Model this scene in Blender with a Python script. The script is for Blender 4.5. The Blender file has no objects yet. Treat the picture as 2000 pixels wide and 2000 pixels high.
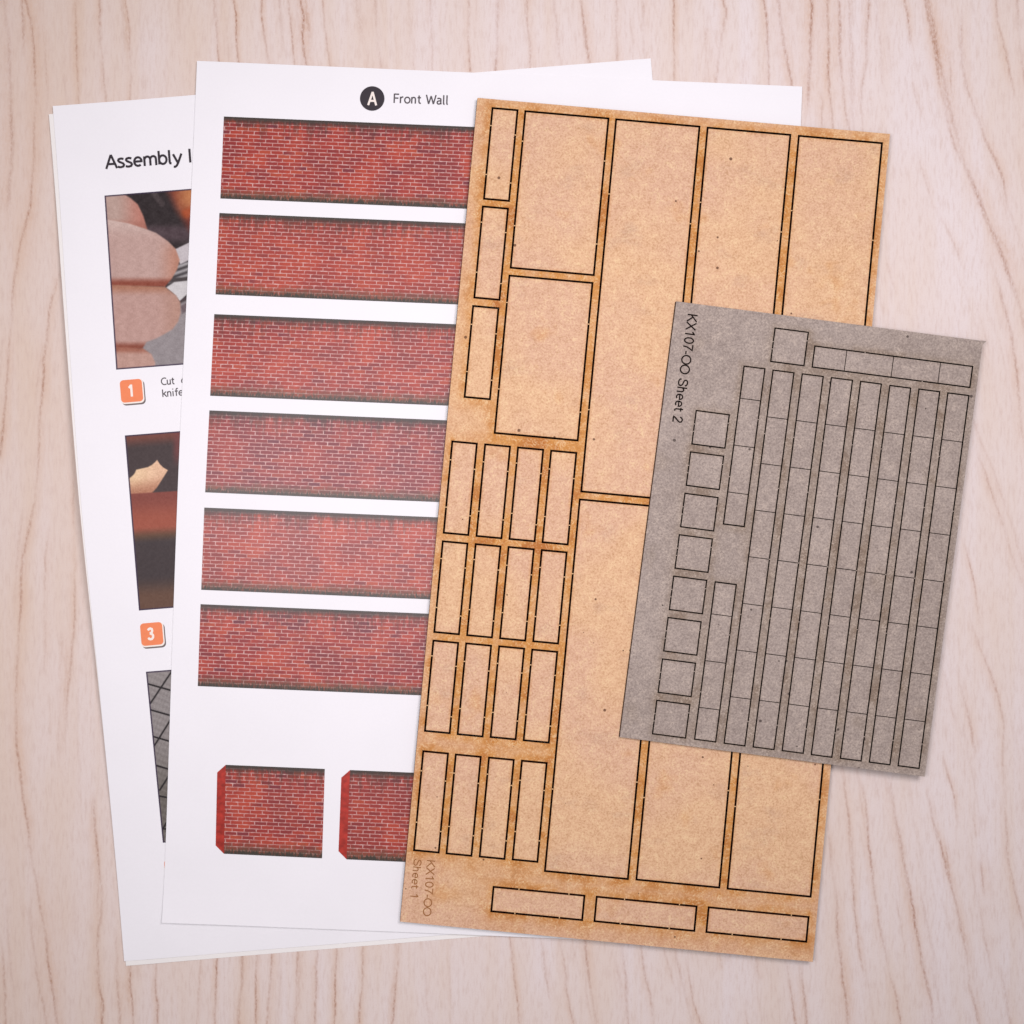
import bpy, bmesh, math, random
import numpy as np

random.seed(7)
rng = np.random.default_rng(11)
scene = bpy.context.scene
COL = scene.collection
MM = 0.001

# ------------------------------------------------------------------ measuring
CAM_H = 0.50                     # camera height above the table, metres
PPM = 5600.0                     # picture units per metre on the table top (2000 units across)


def W(px, py, z):
    k = (CAM_H - z) / CAM_H / PPM
    return ((px - 1000.0) * k, (1000.0 - py) * k, z)


def swell(x, y):
    """how far the loose paper stack bows up from the table on its left side (metres)"""
    X = 1000 + x * PPM
    Y = 1000 - y * PPM
    f = np.clip((720.0 - X) / 590.0, 0.0, 1.15) ** 1.2
    g = np.exp(-0.5 * ((Y - 960.0) / 330.0) ** 2)
    f2 = np.clip((760.0 - X) / 120.0, 0.0, 1.0)
    ripple = 0.22 * MM * np.sin(X / 71.0 + Y / 190.0) * np.sin(Y / 133.0 - X / 260.0 + 1.0)
    return 6.2 * MM * f * g + f2 * ripple


def srgb(r, g, b):
    def c(v):
        v = v / 255.0
        return v / 12.92 if v <= 0.04045 else ((v + 0.055) / 1.055) ** 2.4
    return (c(r), c(g), c(b))


LIGHT = (0.955, 0.905, 0.975)     # what a perfectly white sheet reads in the picture, linear


def alb(r, g, b):
    """base colour of a surface seen as this colour under the lamps"""
    s = srgb(r, g, b)
    return tuple(min(0.9, s[i] / LIGHT[i] * 0.88) for i in range(3)) + (1.0,)


# ------------------------------------------------------------------ materials
def new_mat(name, rough=0.6, spec=0.3):
    m = bpy.data.materials.new(name)
    m.use_nodes = True
    nt = m.node_tree
    b = nt.nodes['Principled BSDF']
    b.inputs['Roughness'].default_value = rough
    b.inputs['Specular IOR Level'].default_value = spec
    return m, nt, b


class NB:
    def __init__(self, nt):
        self.nt = nt

    def n(self, t, **kw):
        nd = self.nt.nodes.new(t)
        for k, v in kw.items():
            setattr(nd, k, v)
        return nd

    def link(self, a, b):
        self.nt.links.new(a, b)

    def put(self, sock, v):
        if hasattr(v, 'is_linked') or isinstance(v, bpy.types.NodeSocket):
            self.link(v, sock)
        else:
            sock.default_value = v

    def math(self, op, a, b=None, c=None, clamp=False):
        nd = self.n('ShaderNodeMath', operation=op, use_clamp=clamp)
        self.put(nd.inputs[0], a)
        if b is not None:
            self.put(nd.inputs[1], b)
        if c is not None:
            self.put(nd.inputs[2], c)
        return nd.outputs[0]

    def mix(self, f, a, b, mode='MIX'):
        nd = self.n('ShaderNodeMix', data_type='RGBA', blend_type=mode)
        self.put(nd.inputs[0], f)
        self.put(nd.inputs[6], a)
        self.put(nd.inputs[7], b)
        return nd.outputs[2]

    def noise(self, vec, scale, detail=2.0, rough=0.5, dist=0.0):
        nd = self.n('ShaderNodeTexNoise')
        self.link(vec, nd.inputs['Vector'])
        nd.inputs['Scale'].default_value = scale
        nd.inputs['Detail'].default_value = detail
        nd.inputs['Roughness'].default_value = rough
        nd.inputs['Distortion'].default_value = dist
        return nd.outputs[0]

    def mapping(self, vec, scale=(1, 1, 1), loc=(0, 0, 0), rot=(0, 0, 0)):
        nd = self.n('ShaderNodeMapping')
        self.link(vec, nd.inputs[0])
        nd.inputs['Scale'].default_value = scale
        nd.inputs['Location'].default_value = loc
        nd.inputs['Rotation'].default_value = rot
        return nd.outputs[0]

    def rng(self, v, a, b, c=0.0, d=1.0, smooth=False):
        nd = self.n('ShaderNodeMapRange')
        if smooth:
            nd.interpolation_type = 'SMOOTHSTEP'
        self.put(nd.inputs[0], v)
        for i, q in enumerate((a, b, c, d)):
            nd.inputs[i + 1].default_value = q
        return nd.outputs[0]

    def ramp(self, v, stops, const=False):
        nd = self.n('ShaderNodeValToRGB')
        cr = nd.color_ramp
        if const:
            cr.interpolation = 'CONSTANT'
        while len(cr.elements) < len(stops):
            cr.elements.new(0.5)
        for e, (p, c) in zip(cr.elements, stops):
            e.position = p
            e.color = c
        self.put(nd.inputs[0], v)
        return nd.outputs[0]

    def attr(self, name):
        return self.n('ShaderNodeAttribute', attribute_name=name)

    def obj(self):
        return self.n('ShaderNodeTexCoord').outputs['Object']

    def bump(self, h, strength, dist, bsdf):
        nd = self.n('ShaderNodeBump')
        nd.inputs['Strength'].default_value = strength
        nd.inputs['Distance'].default_value = dist
        self.link(h, nd.inputs['Height'])
        self.link(nd.outputs[0], bsdf.inputs['Normal'])


def plain(name, col, rough=0.7, spec=0.2, vary=0.05, scale=900):
    m, nt, b = new_mat(name, rough, spec)
    q = NB(nt)
    nz = q.noise(q.obj(), scale, 3.0)
    f = q.rng(nz, 0.3, 0.7, 1.0 - vary, 1.0 + vary)
    mul = q.n('ShaderNodeVectorMath', operation='SCALE')
    mul.inputs[0].default_value = col[:3]
    q.link(f, mul.inputs['Scale'])
    q.link(mul.outputs[0], b.inputs['Base Color'])
    return m


def mat_paper(name, col):
    m, nt, b = new_mat(name, 0.75, 0.12)
    q = NB(nt)
    o = q.obj()
    a = q.noise(o, 45, 3.0)
    c = q.noise(o, 1400, 2.0)
    f = q.math('ADD', q.rng(a, 0.3, 0.7, 0.988, 1.008), q.rng(c, 0.3, 0.7, -0.008, 0.008))
    mul = q.n('ShaderNodeVectorMath', operation='SCALE')
    mul.inputs[0].default_value = col[:3]
    q.link(f, mul.inputs['Scale'])
    q.link(mul.outputs[0], b.inputs['Base Color'])
    q.bump(c, 0.08, 0.0001, b)
    return m


def mat_print(name):
    m, nt, b = new_mat(name, 0.45, 0.10)
    q = NB(nt)
    a = q.attr('ink')
    nz = q.noise(q.obj(), 2600, 1.5)
    f = q.rng(nz, 0.25, 0.75, 0.93, 1.07)
    mul = q.n('ShaderNodeVectorMath', operation='SCALE')
    q.link(a.outputs['Color'], mul.inputs[0])
    q.link(f, mul.inputs['Scale'])
    q.link(mul.outputs[0], b.inputs['Base Color'])
    return m


def mat_wood():
    m, nt, b = new_mat('pale_wood_laminate', 0.55, 0.15)
    q = NB(nt)
    o = q.obj()
    grain = q.attr('grain').outputs['Fac']
    tint = q.attr('tint').outputs['Fac']
    base1 = alb(235, 219, 223)
    base2 = alb(229, 205, 195)
    streak = q.noise(q.mapping(o, (95, 5, 1)), 1.0, 4.0, 0.55, 0.6)
    blotch = q.noise(q.mapping(o, (30, 16, 1), (3, 1, 0)), 1.0, 2.0)
    f = q.math('ADD', q.rng(streak, 0.40, 0.62, 0.05, 0.55), q.rng(blotch, 0.42, 0.60, 0, 0.35), clamp=True)
    side = q.n('ShaderNodeSeparateXYZ')                   # heartwood: warmer towards one side of the boards
    q.link(o, side.inputs[0])
    f = q.math('ADD', q.math('MULTIPLY', f, 0.75), q.rng(side.outputs[0], 0.05, -0.17, 0.0, 0.32), clamp=True)
    c = q.mix(f, base1, base2)
    c = q.mix(q.rng(side.outputs[0], -0.11, -0.19, 0.0, 0.22), c, alb(220, 188, 172))
    fine = q.noise(q.mapping(o, (1100, 190, 1), (1, 7, 0)), 1.0, 3.0, 0.65)
    c = q.mix(q.rng(fine, 0.48, 0.72, 0, 0.38), c, alb(206, 176, 168))
    c = q.mix(q.rng(fine, 0.44, 0.2, 0, 0.25), c, alb(234, 220, 222))
    pores = q.noise(q.mapping(o, (1500, 620, 1)), 1.0, 3.0, 0.75)
    c = q.mix(q.math('MULTIPLY', tint, q.rng(pores, 0.28, 0.68, 0.4, 0.95), clamp=True), c, alb(217, 176, 152))
    g = q.math('MULTIPLY', grain, q.rng(pores, 0.34, 0.62, 0.10, 1.1), clamp=True)
    c = q.mix(g, c, alb(160, 104, 80))
    speck = q.noise(o, 2300, 1.0)
    c = q.mix(q.rng(speck, 0.5, 0.8, 0, 0.22), c, alb(205, 180, 172))
    q.link(c, b.inputs['Base Color'])
    hb = q.math('SUBTRACT', q.math('MULTIPLY', fine, 0.3), g)
    q.bump(hb, 0.12, 0.0002, b)
    return m


def mat_board(name, light, scorch, dark_fibre, pale_fibre, speck_col, amount, sc=1.0):
    m, nt, b = new_mat(name, 0.65, 0.12)
    q = NB(nt)
    o = q.obj()
    s = q.attr('scorch').outputs['Fac']
    blot = q.noise(o, 120, 3.0, 0.6, 0.4)
    blot2 = q.noise(q.mapping(o, (1, 1, 1), (0.4, 0.2, 0)), 26, 2.0)
    c = q.mix(q.rng(blot2, 0.42, 0.58), light[0], light[1])
    smudge = q.noise(q.mapping(o, (60, 95, 1), (0.7, 0.1, 0), (0, 0, 0.5)), 1.0, 4.0, 0.6)
    c = q.mix(q.rng(smudge, 0.57, 0.74, 0.0, 0.5), c, light[2])
    stain = q.noise(q.mapping(o, (48, 48, 1), (0.13, 0.41, 0)), 1.0, 3.0, 0.6)
    c = q.mix(q.rng(stain, 0.60, 0.72, 0.0, 0.5), c, scorch[0])
    sm = q.math('MULTIPLY', s, q.rng(blot, 0.40, 0.60, 0.75, 1.35), clamp=True)
    c = q.mix(sm, c, scorch[0])
    c = q.mix(q.math('MULTIPLY', q.math('POWER', s, 1.5), q.rng(blot, 0.49, 0.66, 0, 0.85, True), clamp=True), c, scorch[1])
    # loose fibres: thin wandering ridges of a distorted noise
    f1 = q.noise(o, 330 * sc, 2.0, 0.5, 2.2)
    f2 = q.noise(q.mapping(o, (1, 1, 1), (0.31, 0.17, 0.2)), 270 * sc, 2.0, 0.5, 2.6)
    r1 = q.rng(q.math('ABSOLUTE', q.math('SUBTRACT', f1, 0.5)), 0.0, 0.05, 1.0, 0.0)
    r2 = q.rng(q.math('ABSOLUTE', q.math('SUBTRACT', f2, 0.5)), 0.0, 0.045, 1.0, 0.0)
    gate = q.noise(o, 300, 1.0)
    r1 = q.math('MULTIPLY', r1, q.rng(gate, 0.45, 0.62))
    r2 = q.math('MULTIPLY', r2, q.rng(gate, 0.55, 0.38))
    c = q.mix(q.math('MULTIPLY', r1, amount * 0.95), c, pale_fibre)
    c = q.mix(q.math('MULTIPLY', r2, amount * 0.7), c, dark_fibre)
    g = q.noise(o, 1500, 3.0, 0.7)
    c = q.mix(q.rng(g, 0.5, 0.72, 0, 0.95 * amount), c, dark_fibre)
    c = q.mix(q.rng(g, 0.48, 0.28, 0, 0.85 * amount), c, pale_fibre)
    v = q.n('ShaderNodeTexVoronoi', voronoi_dimensions='2D')
    q.link(o, v.inputs['Vector'])
    v.inputs['Scale'].default_value = 150
    keep = q.noise(o, 70, 0.0)
    wht = q.n('ShaderNodeTexWhiteNoise', noise_dimensions='3D')
    q.link(v.outputs['Position'], wht.inputs['Vector'])
    dot = q.math('MULTIPLY', q.math('LESS_THAN', v.outputs['Distance'], q.rng(wht.outputs['Value'], 0.93, 1.0, 0.02, 0.085)), q.math('GREATER_THAN', wht.outputs['Value'], 0.93))
    c = q.mix(q.math('MULTIPLY', dot, 0.8), c, speck_col)
    q.link(c, b.inputs['Base Color'])
    q.bump(q.math('ADD', g, q.math('MULTIPLY', r1, 0.4)), 0.22, 0.00012, b)
    return m


def mat_brick(name, bw, bh, strong):
    """printed brickwork; UV 'mm' is millimetres on the print, UV 'edge' runs 0..1 down the panel"""
    m, nt, b = new_mat(name, 0.36, 0.24)
    q = NB(nt)
    uv = q.n('ShaderNodeUVMap', uv_map='mm').outputs[0]
    ed = q.n('ShaderNodeUVMap', uv_map='edge').outputs[0]
    wob = q.n('ShaderNodeTexNoise')
    q.link(uv, wob.inputs['Vector'])
    wob.inputs['Scale'].default_value = 0.9
    wob.inputs['Detail'].default_value = 2.0
    wv = q.n('ShaderNodeVectorMath', operation='MULTIPLY_ADD')
    q.link(wob.outputs['Color'], wv.inputs[0])
    wv.inputs[1].default_value = (0.4, 0.20, 0)
    q.link(uv, wv.inputs[2])
    sp = q.n('ShaderNodeSeparateXYZ')
    q.link(wv.outputs[0], sp.inputs[0])
    rowf = q.math('DIVIDE', sp.outputs[1], bh)
    row = q.math('FLOOR', rowf)
    fy = q.math('SUBTRACT', rowf, row)
    par = q.math('MODULO', row, 2.0)
    jit = q.n('ShaderNodeTexWhiteNoise', noise_dimensions='1D')
    q.link(row, jit.inputs['W'])
    colf = q.math('ADD', q.math('DIVIDE', sp.outputs[0], bw),
                  q.math('ADD', q.math('MULTIPLY', par, 0.5), q.math('MULTIPLY', jit.outputs['Value'], 0.22)))
    coln = q.math('FLOOR', colf)
    fx = q.math('SUBTRACT', colf, coln)
    dx = q.math('MULTIPLY', q.math('SUBTRACT', 0.5, q.math('ABSOLUTE', q.math('SUBTRACT', fx, 0.5))), bw)
    dy = q.math('MULTIPLY', q.math('SUBTRACT', 0.5, q.math('ABSOLUTE', q.math('SUBTRACT', fy, 0.5))), bh)
    d = q.math('MINIMUM', dx, dy)
    thick = q.noise(uv, 0.5, 2.0)
    mort = q.rng(q.math('ADD', d, q.rng(thick, 0.35, 0.65, -0.04, 0.05)), 0.05, 0.20, 1.0, 0.0)
    cmb = q.n('ShaderNodeCombineXYZ')
    q.link(coln, cmb.inputs[0])
    q.link(row, cmb.inputs[1])
    wn = q.n('ShaderNodeTexWhiteNoise', noise_dimensions='2D')
    q.link(cmb.outputs[0], wn.inputs['Vector'])
    tone = wn.outputs['Value']
    red = q.ramp(tone, [(0.0, alb(108, 48, 66)), (0.06, alb(124, 46, 54)), (0.22, alb(144, 48, 52)), (0.5, alb(158, 52, 50)),
                        (0.8, alb(168, 58, 50)), (1.0, alb(180, 76, 54))])
    big = q.n('ShaderNodeTexNoise')
    q.link(uv, big.inputs['Vector'])
    big.inputs['Scale'].default_value = 0.075
    big.inputs['Detail'].default_value = 3.0
    red = q.mix(q.rng(big.outputs[0], 0.51, 0.63, 0, 0.65), red, alb(196, 78, 58))
    red = q.mix(q.rng(big.outputs[0], 0.49, 0.38, 0, 0.6), red, alb(120, 46, 54))
    rnd = q.n('ShaderNodeObjectInfo').outputs['Random']      # each strip was printed from its own stretch of wall
    red = q.mix(q.rng(rnd, 0.0, 0.5, 0.38, 0.0), red, alb(122, 50, 60))
    red = q.mix(q.rng(rnd, 0.5, 1.0, 0.0, 0.35), red, alb(186, 82, 64))
    fine = q.noise(uv, 4.0, 2.0)
    red = q.mix(q.rng(fine, 0.45, 0.8, 0, 0.35), red, alb(120, 40, 40))
    mn = q.noise(uv, 0.8, 2.0)
    mcol = q.mix(q.rng(mn, 0.3, 0.7), alb(192, 126, 122), alb(230, 194, 192))
    c = q.mix(q.math('MULTIPLY', mort, strong), red, mcol)
    # sooty, mossy bands that run down from the coping and up from the foot
    se = q.n('ShaderNodeSeparateXYZ')
    q.link(ed, se.inputs[0])
    v = se.outputs[1]
    drip = q.noise(q.mapping(uv, (0.55, 0.05, 1)), 1.0, 4.0, 0.7)
    reach = q.rng(drip, 0.42, 0.62, 0.07, 0.34)
    top = q.math('SUBTRACT', 1.0, q.math('DIVIDE', v, reach), clamp=True)
    soot = q.noise(q.mapping(uv, (1.6, 0.5, 1), (5, 0, 0)), 1.0, 3.0, 0.7)
    c = q.mix(q.math('MULTIPLY', q.math('MULTIPLY', top, 0.95), q.rng(soot, 0.36, 0.58, 0.55, 1.0), clamp=True), c, alb(74, 56, 50))
    vr = q.math('ADD', v, q.rng(soot, 0.35, 0.65, -0.03, 0.03))
    c = q.mix(q.rng(vr, 0.015, 0.08, 0.9, 0.0), c, alb(62, 60, 56))
    foot = q.math('SUBTRACT', 1.0, q.math('DIVIDE', q.math('SUBTRACT', 1.0, v), q.rng(drip, 0.3, 0.7, 0.20, 0.10)), clamp=True)
    c = q.mix(q.math('MULTIPLY', q.math('MULTIPLY', foot, 1.3), q.rng(soot, 0.36, 0.58, 0.5, 1.0), clamp=True), c, alb(100, 80, 64))
    c = q.mix(q.rng(vr, 0.945, 0.985, 0.0, 0.9), c, alb(62, 58, 54))
    q.link(c, b.inputs['Base Color'])
    return m


PAPER = mat_paper('white_paper', (0.865, 0.865, 0.87))
PAPER_UNDER = mat_paper('cream_paper_edge', (0.86, 0.845, 0.80))
INKPHOTO = mat_print('printed_picture')
BLACKINK = plain('black_ink', alb(50, 42, 50), 0.5, 0.3)
GREYINK = plain('grey_ink', alb(84, 76, 82), 0.5, 0.3)
ORANGE = plain('orange_ink', alb(243, 134, 88), 0.5, 0.3, 0.03, 600)
SHADOWINK = plain('taupe_ink', alb(112, 98, 98), 0.5, 0.3)
WHITEINK = plain('white_ink', alb(250, 236, 232), 0.6, 0.2, 0.01)
BRICK = mat_brick('printed_brick', 4.2, 1.30, 0.85)
BRICK2 = mat_brick('printed_brick_small', 4.2, 1.30, 0.8)
REDTAB = plain('plain_red_print', alb(172, 50, 40), 0.4, 0.25, 0.3, 500)
HB = mat_board('hardboard_face',
               (alb(228, 182, 148), alb(223, 177, 152), alb(196, 160, 142)), (alb(211, 144, 76), alb(180, 102, 44)),
               alb(176, 126, 84), alb(248, 214, 172), alb(88, 50, 34), 0.62)
CARD = mat_board('grey_card_face',
                 (alb(171, 154, 149), alb(165, 148, 143), alb(156, 138, 132)), (alb(152, 133, 121), alb(128, 105, 90)),
                 alb(120, 104, 100), alb(206, 186, 176), alb(70, 58, 56), 0.7, 1.3)
CHAR = plain('laser_char', alb(46, 9, 2), 0.85, 0.1, 0.3, 2000)
CHARCARD = plain('card_char', alb(26, 16, 13), 0.85, 0.1, 0.3, 2000)
EDGEBURN = plain('burnt_edge', alb(96, 58, 36), 0.85, 0.1, 0.2, 2000)
NIB = plain('uncut_nib', alb(226, 184, 140), 0.7, 0.2)
NIBCARD = plain('uncut_card_nib', alb(176, 158, 150), 0.7, 0.2)
BURNTEXT = plain('light_burn', alb(160, 106, 66), 0.75, 0.1, 0.12, 1500)


# ------------------------------------------------------------------ objects
def link(name, me, parent=None):
    o = bpy.data.objects.new(name, me)
    COL.objects.link(o)
    if parent is not None:
        o.parent = parent
    return o


def tag(o, label=None, cat=None, group=None, kind=None):
    if label:
        o['label'] = label
    if cat:
        o['category'] = cat
    if group:
        o['group'] = group
    if kind:
        o['kind'] = kind


def mesh(name, verts, faces, mats, fm=None):
    me = bpy.data.meshes.new(name)
    me.from_pydata([tuple(map(float, v)) for v in verts], [], faces)
    for m in mats:
        me.materials.append(m)
    if fm is not None:
        me.polygons.foreach_set('material_index', fm)
    me.update()
    return me


def on_sheet(px, py, base):
    """point of a printed mark: where this spot of the bowed paper really is"""
    z = base
    for _ in range(4):
        x, y, _z = W(px, py, z)
        z = base + float(swell(x, y))
    return W(px, py, z)


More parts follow.
